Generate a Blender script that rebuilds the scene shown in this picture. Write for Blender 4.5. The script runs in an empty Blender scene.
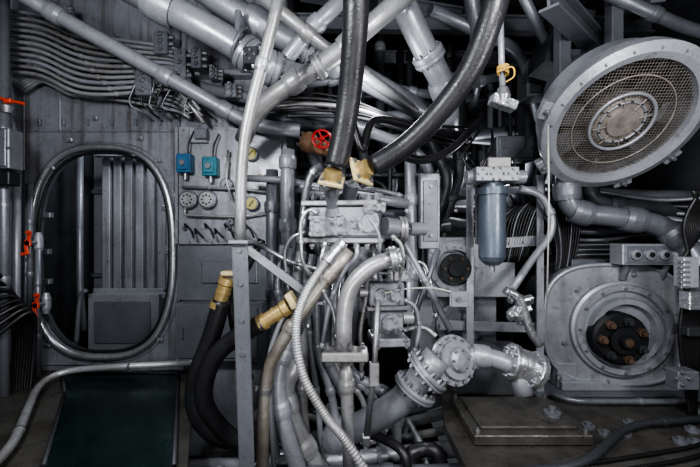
import bpy, math, random
from mathutils import Vector, Matrix
random.seed(7)
F=350.0; CH=1.25
def P(px,py,d): return Vector(((px-350)*d/F, d, CH+(233.5-py)*d/F))
def R(rp,d): return rp*d/F
V=Vector
U=random.uniform
# ---------------------------------------------------------------- materials
MATS={}
def mat(name,col,metal=0.5,rough=0.4,var=0.3,scale=1.6,bump=0.1,fine=45.0,stain=None,chip=.4,streak=0.0):
    m=bpy.data.materials.new(name); m.use_nodes=True
    nt=m.node_tree; N=nt.nodes; L=nt.links
    b=N['Principled BSDF']
    n1=N.new('ShaderNodeTexNoise'); n1.inputs['Scale'].default_value=scale; n1.inputs['Detail'].default_value=6; n1.inputs['Roughness'].default_value=0.6
    n2=N.new('ShaderNodeTexNoise'); n2.inputs['Scale'].default_value=fine; n2.inputs['Detail'].default_value=4
    n3=N.new('ShaderNodeTexNoise'); n3.inputs['Scale'].default_value=9; n3.inputs['Detail'].default_value=8; n3.inputs['Roughness'].default_value=0.75
    geo=N.new('ShaderNodeNewGeometry')
    for q in(n1,n2,n3): L.new(geo.outputs['Position'],q.inputs['Vector'])
    r=N.new('ShaderNodeValToRGB'); r.color_ramp.elements[0].position=0.32; r.color_ramp.elements[1].position=0.64
    dk=[c*(1-var) for c in col]
    if stain: dk=stain
    r.color_ramp.elements[0].color=(*dk,1); r.color_ramp.elements[1].color=(*col,1)
    L.new(n1.outputs['Fac'],r.inputs['Fac'])
    def mul(a,src,p0,p1,dark,amt):
        mx=N.new('ShaderNodeMix'); mx.data_type='RGBA'; mx.blend_type='MULTIPLY'; mx.inputs[0].default_value=amt
        rr=N.new('ShaderNodeValToRGB'); rr.color_ramp.elements[0].position=p0; rr.color_ramp.elements[1].position=p1
        rr.color_ramp.elements[0].color=(*dark,1); rr.color_ramp.elements[1].color=(1,1,1,1)
        L.new(src,rr.inputs['Fac']); L.new(a,mx.inputs[6]); L.new(rr.outputs['Color'],mx.inputs[7]); return mx.outputs[2]
    o=mul(r.outputs['Color'],n2.outputs['Fac'],.34,.46,(.45,.42,.4),.25)
    o=mul(o,n3.outputs['Fac'],.33,.41,(.25,.19,.15),chip)
    if streak:
        mp=N.new('ShaderNodeMapping'); mp.inputs['Scale'].default_value=(14,14,.9)
        n4=N.new('ShaderNodeTexNoise'); n4.inputs['Scale'].default_value=1.0; n4.inputs['Detail'].default_value=5
        L.new(geo.outputs['Position'],mp.inputs['Vector']); L.new(mp.outputs[0],n4.inputs['Vector'])
        o=mul(o,n4.outputs['Fac'],.36,.5,(.5,.45,.42),streak)
        n5=N.new('ShaderNodeTexNoise'); n5.inputs['Scale'].default_value=3.5; n5.inputs['Detail'].default_value=10; n5.inputs['Roughness'].default_value=.8
        L.new(geo.outputs['Position'],n5.inputs['Vector'])
        mx=N.new('ShaderNodeMix'); mx.data_type='RGBA'; mx.blend_type='ADD'
        rr=N.new('ShaderNodeValToRGB'); rr.color_ramp.elements[0].position=.58; rr.color_ramp.elements[1].position=.66
        rr.color_ramp.elements[0].color=(0,0,0,1); rr.color_ramp.elements[1].color=(.09,.09,.095,1)
        L.new(n5.outputs['Fac'],rr.inputs['Fac']); mx.inputs[0].default_value=1
        L.new(o,mx.inputs[6]); L.new(rr.outputs['Color'],mx.inputs[7]); o=mx.outputs[2]
    L.new(o,b.inputs['Base Color'])
    mr=N.new('ShaderNodeMapRange'); mr.inputs[1].default_value=0.3; mr.inputs[2].default_value=0.7
    mr.inputs[3].default_value=min(1,rough+0.14); mr.inputs[4].default_value=max(0.05,rough-0.08)
    L.new(n3.outputs['Fac'],mr.inputs[0]); L.new(mr.outputs[0],b.inputs['Roughness'])
    b.inputs['Metallic'].default_value=metal
    bp=N.new('ShaderNodeBump'); bp.inputs['Strength'].default_value=bump; bp.inputs['Distance'].default_value=0.01
    L.new(n2.outputs['Fac'],bp.inputs['Height']); L.new(bp.outputs[0],b.inputs['Normal'])
    MATS[name]=m
    return m
mat('paint_light',(0.31,0.32,0.345),0.35,0.36)
mat('paint_mid',(0.18,0.19,0.21),0.35,0.37)
mat('paint_wall',(0.27,0.28,0.31),0.3,0.36,0.35,1.5,0.14,30,streak=.7)
mat('paint_board',(0.31,0.32,0.345),0.3,0.36,0.35,1.5,0.14,30,streak=.5)
mat('paint_dark',(0.06,0.064,0.072),0.35,0.45)
mat('paint_blue',(0.13,0.155,0.19),0.4,0.34)
mat('near_black',(0.018,0.019,0.021),0.2,0.5)
mat('rubber',(0.026,0.026,0.029),0.0,0.36,0.3,4,0.2,70)
mat('cable_black',(0.012,0.012,0.013),0.0,0.4)
mat('steel',(0.52,0.53,0.55),0.8,0.3)
mat('pipe_silver',(0.37,0.375,0.385),0.45,0.36,0.35,3,stain=(0.23,0.225,0.215))
mat('pipe_worn',(0.34,0.32,0.29),0.45,0.38,0.4,4,stain=(0.18,0.16,0.13))
mat('bolt_steel',(0.3,0.3,0.315),0.7,0.36)
mat('foil',(0.6,0.61,0.63),0.85,0.28,0.3,9,0.9,25)
mat('brass',(0.52,0.39,0.18),0.55,0.36,0.3,8)
mat('brass_pale',(0.64,0.55,0.31),0.25,0.42,0.25,8)
mat('rust',(0.2,0.11,0.06),0.1,0.7,0.6,12)
mat('rust_dull',(0.13,0.085,0.06),0.3,0.5,0.5,12)
mat('tan_dust',(0.25,0.225,0.2),0.3,0.5,0.4,12)
mat('red_paint',(0.45,0.015,0.015),0.0,0.35,0.3)
mat('orange_paint',(0.62,0.07,0.025),0.0,0.4,0.3)
mat('teal_paint',(0.03,0.17,0.22),0.1,0.35,0.3)
mat('blue_paint',(0.035,0.13,0.25),0.1,0.35,0.3)
mat('yellow_dial',(0.42,0.36,0.1),0.0,0.4,0.3)
mat('white_dial',(0.5,0.5,0.47),0.0,0.5,0.3)
mat('rope',(0.6,0.38,0.1),0.0,0.8,0.3)
mat('floor_dark',(0.10,0.097,0.088),0.3,0.34,0.6,3,0.5,22,stain=(0.04,0.035,0.03),chip=.7)
mat('floor_green',(0.008,0.026,0.023),0.1,0.2,0.5,3,0.2,14)
mat('ceiling_paint',(0.05,0.053,0.06),0.2,0.5)

# ---------------------------------------------------------------- builder
def basis(n):
    n=V(n).normalized()
    a=V((0,0,1)) if abs(n.z)<0.9 else V((1,0,0))
    u=n.cross(a).normalized(); v=n.cross(u).normalized()
    return u,v,n
def fillet(pts,rad,k=6):
    if len(pts)<3: return pts
    out=[pts[0]]
    for i in range(1,len(pts)-1):
        a,b,c=pts[i-1],pts[i],pts[i+1]
        r1=min(rad,(a-b).length*0.48); r2=min(rad,(c-b).length*0.48)
        s=b+(a-b).normalized()*r1; e=b+(c-b).normalized()*r2
        for j in range(k+1):
            t=j/k; out.append(s*(1-t)**2+b*2*t*(1-t)+e*t*t)
    out.append(pts[-1]); return out
def catmull(pts,k=8):
    if len(pts)<3: return pts
    q=[pts[0]*2-pts[1]]+pts+[pts[-1]*2-pts[-2]]
    out=[]
    for i in range(1,len(q)-2):
        p0,p1,p2,p3=q[i-1:i+3]
        for j in range(k):
            t=j/k
            out.append(0.5*((2*p1)+(p2-p0)*t+(2*p0-5*p1+4*p2-p3)*t*t+(3*p1-p0-3*p2+p3)*t**3))
    out.append(pts[-1]); return out
class B:
    def __init__(s,name): s.name=name; s.v=[]; s.f=[]; s.m=[]; s.sm=[]; s.mats=[]
    def mi(s,m):
        if m not in s.mats: s.mats.append(m)
        return s.mats.index(m)
    def face(s,idx,m,sm=False): s.f.append(idx); s.m.append(s.mi(m)); s.sm.append(sm)
    def ringtube(s,path,rads,m,n=14,cap=True,close=False):
        T=[]
        N=len(path)
        for i in range(N):
            if close: t=path[(i+1)%N]-path[i-1]
            else: t=path[min(i+1,N-1)]-path[max(i-1,0)]
            T.append(t.normalized() if t.length>1e-9 else V((0,0,1)))
        u,v,_=basis(T[0]); b0=len(s.v)
        for i in range(N):
            u=(u-T[i]*u.dot(T[i])).normalized(); w=T[i].cross(u)
            r=rads[i] if isinstance(rads,(list,tuple)) else rads
            for j in range(n):
                a=2*math.pi*j/n
                s.v.append(path[i]+(u*math.cos(a)+w*math.sin(a))*r)
        for i in range(N if close else N-1):
            i2=(i+1)%N
            for j in range(n):
                j2=(j+1)%n
                s.face([b0+i*n+j,b0+i*n+j2,b0+i2*n+j2,b0+i2*n+j],m,True)
        if cap and not close:
            s.face([b0+j for j in range(n)][::-1],m); s.face([b0+(N-1)*n+j for j in range(n)],m)
    def cyl(s,a,b,r0,m,r1=None,n=16): 
        s.lathe(a,(b-a),[(0,r0),((b-a).length,r0 if r1 is None else r1)],m,n)
    def lathe(s,o,ax,prof,m,n=24,cap=True):
        u,v,w=basis(ax); 
        for k in range(len(prof)-1):
            (h0,r0),(h1,r1)=prof[k],prof[k+1]
            b0=len(s.v)
            for h,r in ((h0,r0),(h1,r1)):
                for j in range(n):
                    a=2*math.pi*j/n; s.v.append(V(o)+w*h+(u*math.cos(a)+v*math.sin(a))*r)
            for j in range(n):
                j2=(j+1)%n; s.face([b0+j,b0+j2,b0+n+j2,b0+n+j],m,n>8)
        if cap:
            for h,r in (prof[0],prof[-1]):
                if r>1e-5:
                    b0=len(s.v)
                    for j in range(n):
                        a=2*math.pi*j/n; s.v.append(V(o)+w*h+(u*math.cos(a)+v*math.sin(a))*r)
                    s.face([b0+j for j in range(n)],m)
    def box(s,c,size,m,rot=None,ch=0.006):
        c=V(c); hx,hy,hz=[x/2 for x in size]; ch=min(ch,hx*0.4,hy*0.4,hz*0.4)
        M=rot if rot else Matrix.Identity(3)
        idx={}
        for sx in(-1,1):
            for sy in(-1,1):
                for sz in(-1,1):
                    for ax in range(3):
                        p=[sx*hx,sy*hy,sz*hz]; sg=(sx,sy,sz)
                        for q in range(3):
                            if q!=ax: p[q]-=sg[q]*ch
                        idx[(sx,sy,sz,ax)]=len(s.v); s.v.append(c+M@V(p))
        for ax in range(3):
            a1,a2=[q for q in range(3) if q!=ax]
            for sg in(-1,1):
                f=[]
                for (e1,e2) in((-1,-1),(1,-1),(1,1),(-1,1)):
                    k=[0,0,0]; k[ax]=sg;k[a1]=e1;k[a2]=e2; f.append(idx[(*k,ax)])
                s.face(f,m)
        for ax in range(3):
            a1,a2=[q for q in range(3) if q!=ax]
            for e1 in(-1,1):
                for e2 in(-1,1):
                    k0=[0,0,0];k0[a1]=e1;k0[a2]=e2;k0[ax]=-1;k1=list(k0);k1[ax]=1
                    s.face([idx[(*k0,a1)],idx[(*k1,a1)],idx[(*k1,a2)],idx[(*k0,a2)]],m)
        for sx in(-1,1):
            for sy in(-1,1):
                for sz in(-1,1): s.face([idx[(sx,sy,sz,q)] for q in range(3)],m)
    def bolts(s,c,nrm,Rr,k,r,m='bolt_steel',h=None,ph=0.0):
        u,v,w=basis(nrm); h=h or r*1.2
        for i in range(k):
            a=2*math.pi*i/k+ph; p=V(c)+(u*math.cos(a)+v*math.sin(a))*Rr
            s.lathe(p,w,[(0,r),(h,r),(h,r*.55),(h*1.5,r*.55)],m,6)
    def nut(s,p,ax,r,m='bolt_steel'):
        s.lathe(p,ax,[(0,r),(r*1.1,r),(r*1.1,r*.6),(r*2,r*.6)],m,6)
    def flange(s,c,nrm,r,t,m,k=8,bm='bolt_steel'):
        w=V(nrm).normalized(); c=V(c)
        s.lathe(c-w*t/2,w,[(0,r*.96),(t*.12,r),(t*.42,r),(t*.45,r*.93),(t*.55,r*.93),(t*.58,r),(t*.88,r),(t,r*.96)],m,28)
        if k:
            s.bolts(c+w*t/2,w,r*.78,k,r*.1,bm); s.bolts(c-w*t/2,-w,r*.78,k,r*.1,bm)
    def prism(s,poly,ext,m):
        b0=len(s.v);n=len(poly)
        for p in poly: s.v.append(V(p))
        for p in poly: s.v.append(V(p)+V(ext))
        s.face(list(range(b0,b0+n)),m); s.face(list(range(b0+n,b0+2*n))[::-1],m)
        for i in range(n):
            j=(i+1)%n; s.face([b0+i,b0+n+i,b0+n+j,b0+j],m)
    def torus(s,c,nrm,Rr,r,m,n=32,k=8,sx=1,sy=1):
        u,v,w=basis(nrm)
        s.ringtube([V(c)+u*math.cos(2*math.pi*i/n)*Rr*sx+v*math.sin(2*math.pi*i/n)*Rr*sy for i in range(n)],r,m,k,close=True)
    def done(s,parent=None):
        lo=V([min(p[i] for p in s.v) for i in range(3)]); hi=V([max(p[i] for p in s.v) for i in range(3)])
        o=(lo+hi)/2; 
        me=bpy.data.meshes.new(s.name); me.from_pydata([p-o for p in s.v],[],s.f)
        for m in s.mats: me.materials.append(MATS[m])
        me.polygons.foreach_set('material_index',s.m); me.polygons.foreach_set('use_smooth',s.sm); me.update()
        ob=bpy.data.objects.new(s.name,me); bpy.context.collection.objects.link(ob); ob.location=o
        return ob
def rotm(yaw=0,pitch=0,roll=0):
    return Matrix.Rotation(math.radians(yaw),3,'Z')@Matrix.Rotation(math.radians(pitch),3,'X')@Matrix.Rotation(math.radians(roll),3,'Y')
def at(path,t):
    L=[0]
    for i in range(1,len(path)): L.append(L[-1]+(path[i]-path[i-1]).length)
    x=t*L[-1]
    for i in range(1,len(path)):
        if L[i]>=x:
            k=(x-L[i-1])/max(1e-9,L[i]-L[i-1]); return path[i-1].lerp(path[i],k),(path[i]-path[i-1]).normalized()
    return path[-1],(path[-1]-path[-2]).normalized()
def addpipe(b,pts,r,m,collars=(),flanges=(),clamps=(),bend=None,hose=False,n=16,cm=None,fr=1.75):
    pts=[p if isinstance(p,Vector) else P(*p) for p in pts]
    path=catmull(pts) if hose else fillet(pts,bend or r*4)
    b.ringtube(path,r,m,n); cm=cm or m
    for t in collars:
        c,w=at(path,t); b.lathe(c-w*r*.9,w,[(0,r*1.02),(0,r*1.18),(r*.5,r*1.28),(r*1.3,r*1.28),(r*1.8,r*1.18),(r*1.8,r*1.02)],cm,n)
    for t in flanges:
        c,w=at(path,t); b.flange(c,w,r*fr,r*.9,cm,8)
    for t in clamps:
        c,w=at(path,t); u,v,_=basis(w)
        b.lathe(c-w*r*.35,w,[(0,r),(0,r*1.15),(r*.7,r*1.15),(r*.7,r)],'bolt_steel',n)
        b.box(c+v*r*1.35,(r*.6,r*.6,r*.8),'bolt_steel')
        b.cyl(c+v*r*1.4-u*r*.6,c+v*r*1.4+u*r*.6,r*.14,'steel',n=6)
    return path
def pipe(name,pts,rp,m,**k):
    b=B(name); d=pts[0][2] if not isinstance(pts[0],Vector) else None
    r=R(rp,d) if d else rp
    addpipe(b,pts,r,m,**k); return b.done()

# ================================================================ ROOM SHELL
def simplebox(name,lo,hi,m):
    b=B(name); lo=V(lo);hi=V(hi); b.box((lo+hi)/2,hi-lo,m,ch=0.001); return b.done()
YB=4.6; XL=-3.12; XR=3.12; ZC=3.7
simplebox('wall_left',(XL-.1,-1.6,-.9),(XL,4.7,ZC),'paint_dark')
simplebox('wall_right',(XR,-1.6,-.9),(XR+.1,4.7,ZC),'paint_dark')
simplebox('wall_back',(XL,YB,-.9),(XR,YB+.1,ZC),'paint_dark')
simplebox('wall_rear',(XL,-1.7,-.9),(XR,-1.6,ZC),'paint_mid')
simplebox('wall_partition',(-.66,3.28,-.9),(-.58,YB,ZC),'paint_mid')
simplebox('ceiling',(XL-.1,-1.7,ZC),(XR+.1,4.7,ZC+.1),'ceiling_paint')
WY=3.2; hc=P(104,252,WY); HW=R(68,WY); HH=R(101.5,WY)
def oval(a,s=1.0,off=0.0):
    c,sn=math.cos(a),math.sin(a); n=2.7
    r=1/((abs(c)/(HW+off))**n+(abs(sn)/(HH+off))**n)**(1/n)
    return r*c*s,r*sn*s
b=B('wall_bulkhead')
x0,x1,z0,z1=XL,-.58,-.9,ZC
angs=[2*math.pi*i/80 for i in range(80)]
for cx,cz in((x0,z0),(x1,z0),(x1,z1),(x0,z1)): angs.append(math.atan2(cz-hc.z,cx-hc.x)%(2*math.pi))
angs=sorted(set(angs))
inn=[];out=[]
for a in angs:
    ox,oz=oval(a); inn.append((hc.x+ox,hc.z+oz))
    c,s_=math.cos(a),math.sin(a); t=1e9
    if c>1e-9:t=min(t,(x1-hc.x)/c)
    if c<-1e-9:t=min(t,(x0-hc.x)/c)
    if s_>1e-9:t=min(t,(z1-hc.z)/s_)
    if s_<-1e-9:t=min(t,(z0-hc.z)/s_)
    out.append((hc.x+c*t,hc.z+s_*t))
n=len(angs)
for yy in(WY,WY+.08):
    for ring in(inn,out):
        for (x,z) in ring: b.v.append(V((x,yy,z)))
for i in range(n):
    j=(i+1)%n
    b.face([i,j,n+j,n+i],'paint_wall'); b.face([2*n+i,3*n+i,3*n+j,2*n+j],'paint_wall')
    b.face([i,2*n+i,2*n+j,j],'paint_mid',True)
b.done()
b=B('hatch_coaming')
ovp=lambda off,y:[V((hc.x+oval(a,1,off)[0],y,hc.z+oval(a,1,off)[1])) for a in [2*math.pi*i/96 for i in range(96)]]
b.ringtube(ovp(.025,WY-.03),.028,'steel',10,close=True)
b.ringtube(ovp(-.02,WY+.0),.014,'near_black',8,close=True)
b.ringtube(ovp(.075,WY-.004),.008,'paint_wall',6,close=True)
for a in(-35,0,35,150,180,205):
    a=math.radians(a); ox,oz=oval(a,1,.0)
    b.box((hc.x+ox*.93,WY+.05,hc.z+oz*.97),(.09,.05,.05),'paint_mid')
b.done()
# compartment beyond hatch
b=B('wall_compartment')
cy=4.25
for i in range(20):
    x=-3.1+i*.13
    b.box((x+.06,cy+(.03 if i%2 else 0),1.3),(.118,.05,3.1),'paint_light')
for z in (.75,1.75): b.box((-1.9,cy-.05,z),(2.4,.05,.05),'paint_mid')
b.done()
b=B('corrugated_locker')
b.box((-2.43,4.0,1.35),(.72,.04,1.5),'paint_mid')
for i in range(6): b.box((-2.74+i*.125,3.95,1.35),(.085,.05,1.5),'paint_board')
b.box((-2.43,3.87,.62),(.78,.07,.05),'paint_light'); b.box((-2.43,3.87,2.12),(.78,.07,.05),'paint_light')
b.box((-2.43,3.9,.3),(.76,.3,.6),'paint_light'); b.box((-2.43,3.74,.3),(.6,.02,.45),'paint_mid')
b.done()
b=B('door_leaf'); b.box((-1.72,3.62,1.1),(.05,.6,1.75),'paint_light')
b.box((-1.76,3.6,1.1),(.04,.05,1.7),'steel')
for z in(.5,1.1,1.7): b.box((-1.78,3.5,z),(.06,.16,.05),'paint_light')
b.done()
pipe('locker_pipe',[(80,130,3.7),(80,290,3.7),(84,330,3.7)],3,'paint_mid')
pipe('locker_pipe',[(86,290,3.6),(80,300,3.6),(76,345,3.6)],2.2,'paint_mid',hose=True)
def slab(name,poly,z,t,m):
    b=B(name); b.prism([(x,y,z) for x,y in poly],(0,0,-t),m); return b.done()
slab('floor',[(XL,-1.6),(-.95,-1.6),(-.86,1.85),(-1.42,3.2),(XL,3.2)],0,.06,'floor_dark')
slab('floor_compartment',[(XL,3.28),(-.66,3.28),(-.66,4.6),(XL,4.6)],.0,.06,'floor_green')
slab('floor_walkway',[(-.95,-1.6),(.62,-1.6),(.62,1.4),(-.87,1.4)],0,.06,'floor_dark')
slab('floor_right',[(.62,-1.6),(XR,-1.6),(XR,4.6),(.75,4.6),(.75,2.9),(.62,2.3)],0,.06,'floor_dark')
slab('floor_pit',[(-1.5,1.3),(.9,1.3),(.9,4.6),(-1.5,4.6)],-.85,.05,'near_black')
b=B('drain_tray')
tp=[(-2.55,3.1),(-1.52,3.1),(-.93,1.85),(-1.0,.6),(-1.75,.6),(-1.62,1.85),(-2.2,2.7)]
b.prism([(x,y,.012) for x,y in tp],(0,0,-.01),'floor_green')
pp=[V((x,y,.02)) for x,y in tp]
for i in range(len(pp)): b.ringtube([pp[i],pp[(i+1)%len(pp)]],.012,'paint_dark',8)
b.done()
pipe('deck_pipe',[V((-1.75,1.3,.05)),V((-1.85,1.9,.05)),V((-2.45,2.75,.07)),V((-2.4,2.95,.1)),V((-1.3,3.02,.14))],.026,'pipe_silver',bend=.25,clamps=(.3,.8))
b=B('trim_1')
b.box((-1.85,3.15,2.68),(2.4,.1,.05),'paint_light')
for x in(-2.9,-1.5,-.64): b.box((x,3.17,2.98),(.03,.06,.55),'paint_light')
b.box((-1.55,3.18,1.2),(.012,.04,2.3),'paint_mid')
for z in [.3+i*.12 for i in range(19)]: b.lathe(V((-1.49,3.2,z)),(0,-1,0),[(0,.008),(.008,.006)],'paint_light',8)
b.done()
b=B('trim_2')
for (px,py,w,h) in((24,230,1,300),(100,131,145,1),(100,364,150,1.2),(128,100,1,60),(60,110,1,44)):
    b.box(P(px,py,3.192),(R(w,3.2)+.008,.016,R(h,3.2)+.008),'paint_wall')
for (px,py) in((52,168),(158,160),(160,340),(48,345),(95,118),(70,140),(140,138)):
    b.box(P(px,py,3.18),(.05,.03,.035),'paint_light'); b.nut(P(px,py,3.165),(0,-1,0),.01)
for k in range(6): b.box(P(40+k*24,122,3.185),(.014,.02,.06),'paint_mid')
b.done()
def ibeam(b,a,c,h,w,m,t=.02):
    d=(c-a); L=d.length; d.normalize()
    up=V((0,0,1)); sd=d.cross(up).normalized(); up2=sd.cross(d)
    M=Matrix((sd,d,up2)).transposed(); mid=(a+c)/2
    b.box(mid,(t,L,h),m,M); b.box(mid+up2*h/2,(w,L,t),m,M); b.box(mid-up2*h/2,(w,L,t),m,M)
for x in (-2.2,-1.1,0.0,1.0,2.0):
    b=B('ceiling_beam'); ibeam(b,V((x,-1.5,3.57)),V((x+.25,4.58,3.57)),.22,.13,'paint_dark'); b.done()
for y in(3.5,4.2):
    b=B('ceiling_crossbeam'); ibeam(b,V((-3.1,y,3.38)),V((3.1,y+.1,3.38)),.14,.1,'paint_mid'); b.done()
b=B('roof_girder'); ibeam(b,P(548,-5,2.2),P(608,56,3.2),.15,.12,'paint_mid'); b.done()
b=B('roof_girder'); ibeam(b,P(660,-10,2.6),P(560,60,4.3),.14,.1,'paint_mid'); b.done()
b=B('roof_girder'); ibeam(b,P(300,-10,3.3),P(540,30,3.9),.14,.1,'paint_mid'); b.done()

# ================================================================ LEFT EDGE
pipe('riser_pipe',[(4,-20,2.7),(4,480,2.7)],4.5,'paint_mid',collars=(.3,.6),clamps=(.45,))
pipe('riser_pipe',[(17,175,2.9),(16,290,2.9),(17,480,2.9)],3.5,'paint_light',clamps=(.4,))
pipe('riser_pipe',[(26,170,3.05),(26,400,3.05)],2,'paint_mid',clamps=(.4,.8))
b=B('electrical_conduit_bundle')
for i in range(8):
    o=i*3.2
    addpipe(b,[(-6,270+o*3,2.6),(8+o,290+o,2.75),(14+o*.9,340,2.85),(10+o*.9,400,2.8),(4+o*1.4,480,2.6)],R(2.2,2.7),'cable_black',hose=True,n=8)
b.done()
for (px,py) in((30,243),(38,305)):
    b=B('valve_lever'); c=P(px,py,2.95)
    b.cyl(c+V((0,.1,0)),c-V((0,.03,0)),.02,'bolt_steel'); b.lathe(c+V((0,.08,-.09)),(0,0,1),[(0,.02),(.05,.035),(.13,.035),(.18,.02)],'paint_light')
    for s_ in(-1,1):
        b.box(c+V((s_*.01,-.02,s_*.055)),(.028,.012,.08),'orange_paint',rotm(roll=s_*12))
        b.cyl(c+V((s_*.02,-.02,s_*.09)),c+V((s_*.02,-.05,s_*.09)),.014,'orange_paint')
    b.box(c+V((0,-.02,0)),(.05,.02,.05),'orange_paint')
    b.done()
    pipe('instrument_tube',[(px,py-60,3.02),(px,py+70,3.02)],2.5,'paint_mid',collars=(.3,.7))
b=B('valve_lever'); c=P(12,101,2.65)
b.cyl(c-V((.09,0,-.02)),c+V((.09,0,-.02)),.012,'orange_paint'); b.box(c-V((.03,0,0)),(.06,.03,.035),'orange_paint')
b.lathe(c+V((-.07,.03,-.08)),(0,0,1),[(0,.03),(.05,.045),(.08,.02)],'bolt_steel'); b.done()
b=B('junction_box'); c=P(7,150,2.65); b.box(c,(.14,.12,.3),'paint_mid'); b.box(c-V((0,.065,0)),(.12,.02,.27),'paint_mid'); b.bolts(c-V((0,.07,0)),(0,-1,0),.08,4,.01); 
b.box(c+V((0,0,-.22)),(.12,.1,.1),'near_black'); b.done()
pipe('gooseneck_pipe',[(-5,180,2.8),(12,172,2.8),(18,150,2.8),(10,120,2.8),(2,100,2.8)],3,'paint_mid',hose=True)
b=B('storage_rack')
for z in (1.9,2.3,2.7): b.box((-3.0,2.6,z),(.2,.8,.03),'paint_mid')
for y in (2.2,2.6,3.0): b.box((-2.92,y,2.3),(.03,.03,1.0),'paint_mid')
b.done()

# ================================================================ UPPER LEFT TUBES
b=B('tube_bank')
for i in range(11):
    y0=16+i*6.0; y1=30+i*6.3
    d=3.0-.02*(i%3)
    addpipe(b,[(-6,y0-6,d),(40,y0-2,d),(75,y1,d),(105,y1+8-i*.6,d),(150+i*2,y1+14-i*1.8,d),(178,y1+18-i*2.2,d),(184+i*2,y1+30,d)],R(2.0,d),'pipe_silver' if i%4 else 'paint_light',bend=.12,n=8,collars=(.35+i*.02,))
for (px,py) in((58,50),(112,66),(160,75)):
    b.box(P(px,py,3.06),(.04,.03,.58),'paint_mid')
b.done()
b=B('tube_bank')
for i in range(7):
    d=3.1
    addpipe(b,[(6+i*3,80+i*2,d),(14+i*5,78,d),(40+i*4,70+i*4,d),(120,70+i*5,d),(176,83+i*4.5,d),(190,100+i*3,d)],R(1.7,d),'paint_light' if i%2 else 'pipe_silver',bend=.1,n=8)
b.done()
for i,(px,py,w,h) in enumerate(((146,84,16,26),(163,45,14,22),(182,66,12,30),(128,55,10,14),(232,92,12,14),(198,60,10,20),(60,12,20,10),(215,75,8,12))):
    b=B('tube_fitting_block'); c=P(px,py,2.96); s=R(1,2.96)
    b.box(c,(w*s,.09,h*s),'paint_mid'); 
    for dz in(-.3,.05,.35):
        b.lathe(c+V((0,-.04,dz*h*s)),(0,-1,0),[(0,.022),(.03,.022),(.03,.014),(.05,.014)],'bolt_steel',6)
        b.lathe(c+V((w*s*.45,0,dz*h*s)),(1,0,0),[(0,.018),(.04,.018)],'bolt_steel',6)
    b.done()
b=B('loose_cable')
for i in range(8):
    x=130+i*9
    addpipe(b,[(x,60+i*2,2.95),(x+6,80+i,2.93),(x-4+U(0,10),100+U(0,14),2.95),(x+12,112,3.0),(x+20,118,3.1)],R(.9,2.95),'cable_black' if i%2 else 'paint_mid',hose=True,n=6)
b.done()
pipe('overhead_pipe',[(10,-12,2.55),(60,17,2.7),(215,104,2.9),(250,125,3.0),(300,131,3.05)],8,'paint_light',collars=(.12,.5,.72),bend=.25)
pipe('overhead_pipe',[(120,-18,2.3),(232,42,2.5),(262,66,2.55),(300,78,2.7)],15,'paint_light',collars=(.2,),flanges=(.68,.83),bend=.2,fr=1.3)
pipe('overhead_pipe',[(185,-22,2.6),(245,18,2.65),(330,60,2.8),(440,120,3.4)],13,'paint_light',collars=(.25,.5),bend=.3,flanges=(.42,),fr=1.3)
pipe('overhead_pipe',[(245,-18,2.35),(330,52,2.6),(415,110,3.2)],7,'pipe_silver',collars=(.3,.6))
pipe('overhead_pipe',[(420,-18,2.3),(340,52,2.45),(300,78,2.5),(258,106,2.6),(243,140,2.8)],10,'pipe_silver',collars=(.35,.62),flanges=(.5,),fr=1.4,bend=.2)
pipe('overhead_pipe',[(352,-10,2.5),(300,40,2.6),(268,85,2.75),(262,112,2.9)],8,'paint_light',collars=(.3,.7),bend=.2)
pipe('overhead_pipe',[(395,-15,2.6),(422,45,2.75),(448,92,3.0),(448,130,3.2)],13,'paint_light',flanges=(.45,),collars=(.7,),fr=1.35,bend=.3)
pipe('overhead_pipe',[(200,88,3.0),(300,108,3.05),(420,150,3.2),(440,200,3.3)],6,'paint_light',collars=(.2,.6))
pipe('overhead_pipe',[(258,120,3.15),(330,122,3.2),(400,118,3.3),(470,95,3.6)],7,'paint_mid',collars=(.25,.5),flanges=(.35,))
pipe('overhead_pipe',[(275,88,3.0),(345,78,3.1),(430,96,3.2),(520,70,3.5)],5,'paint_mid',collars=(.2,.5,.8))
b=B('overhead_cable')
for k in range(5):
    addpipe(b,[(262+k*6,96+k*5,2.72),(300+k*5,92+k*6,2.75),(350+k*4,100+k*5,2.8),(410+k*4,122+k*4,2.9),(470,128+k*6,3.1)],.012+.004*(k%3),['cable_black','rubber','pipe_silver'][k%3],hose=True,n=8)
b.done()
b=B('pipe_hanger'); c=P(240,45,2.5)
b.box(c+V((0,.0,.12)),(.04,.12,.2),'paint_mid'); b.torus(c,(1,.2,-.5),.12,.012,'paint_mid'); b.box(c+V((.1,-.05,-.12)),(.1,.1,.12),'paint_dark'); b.bolts(c+V((.1,-.1,-.12)),(0,-1,0),.03,4,.01); b.done()

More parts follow.
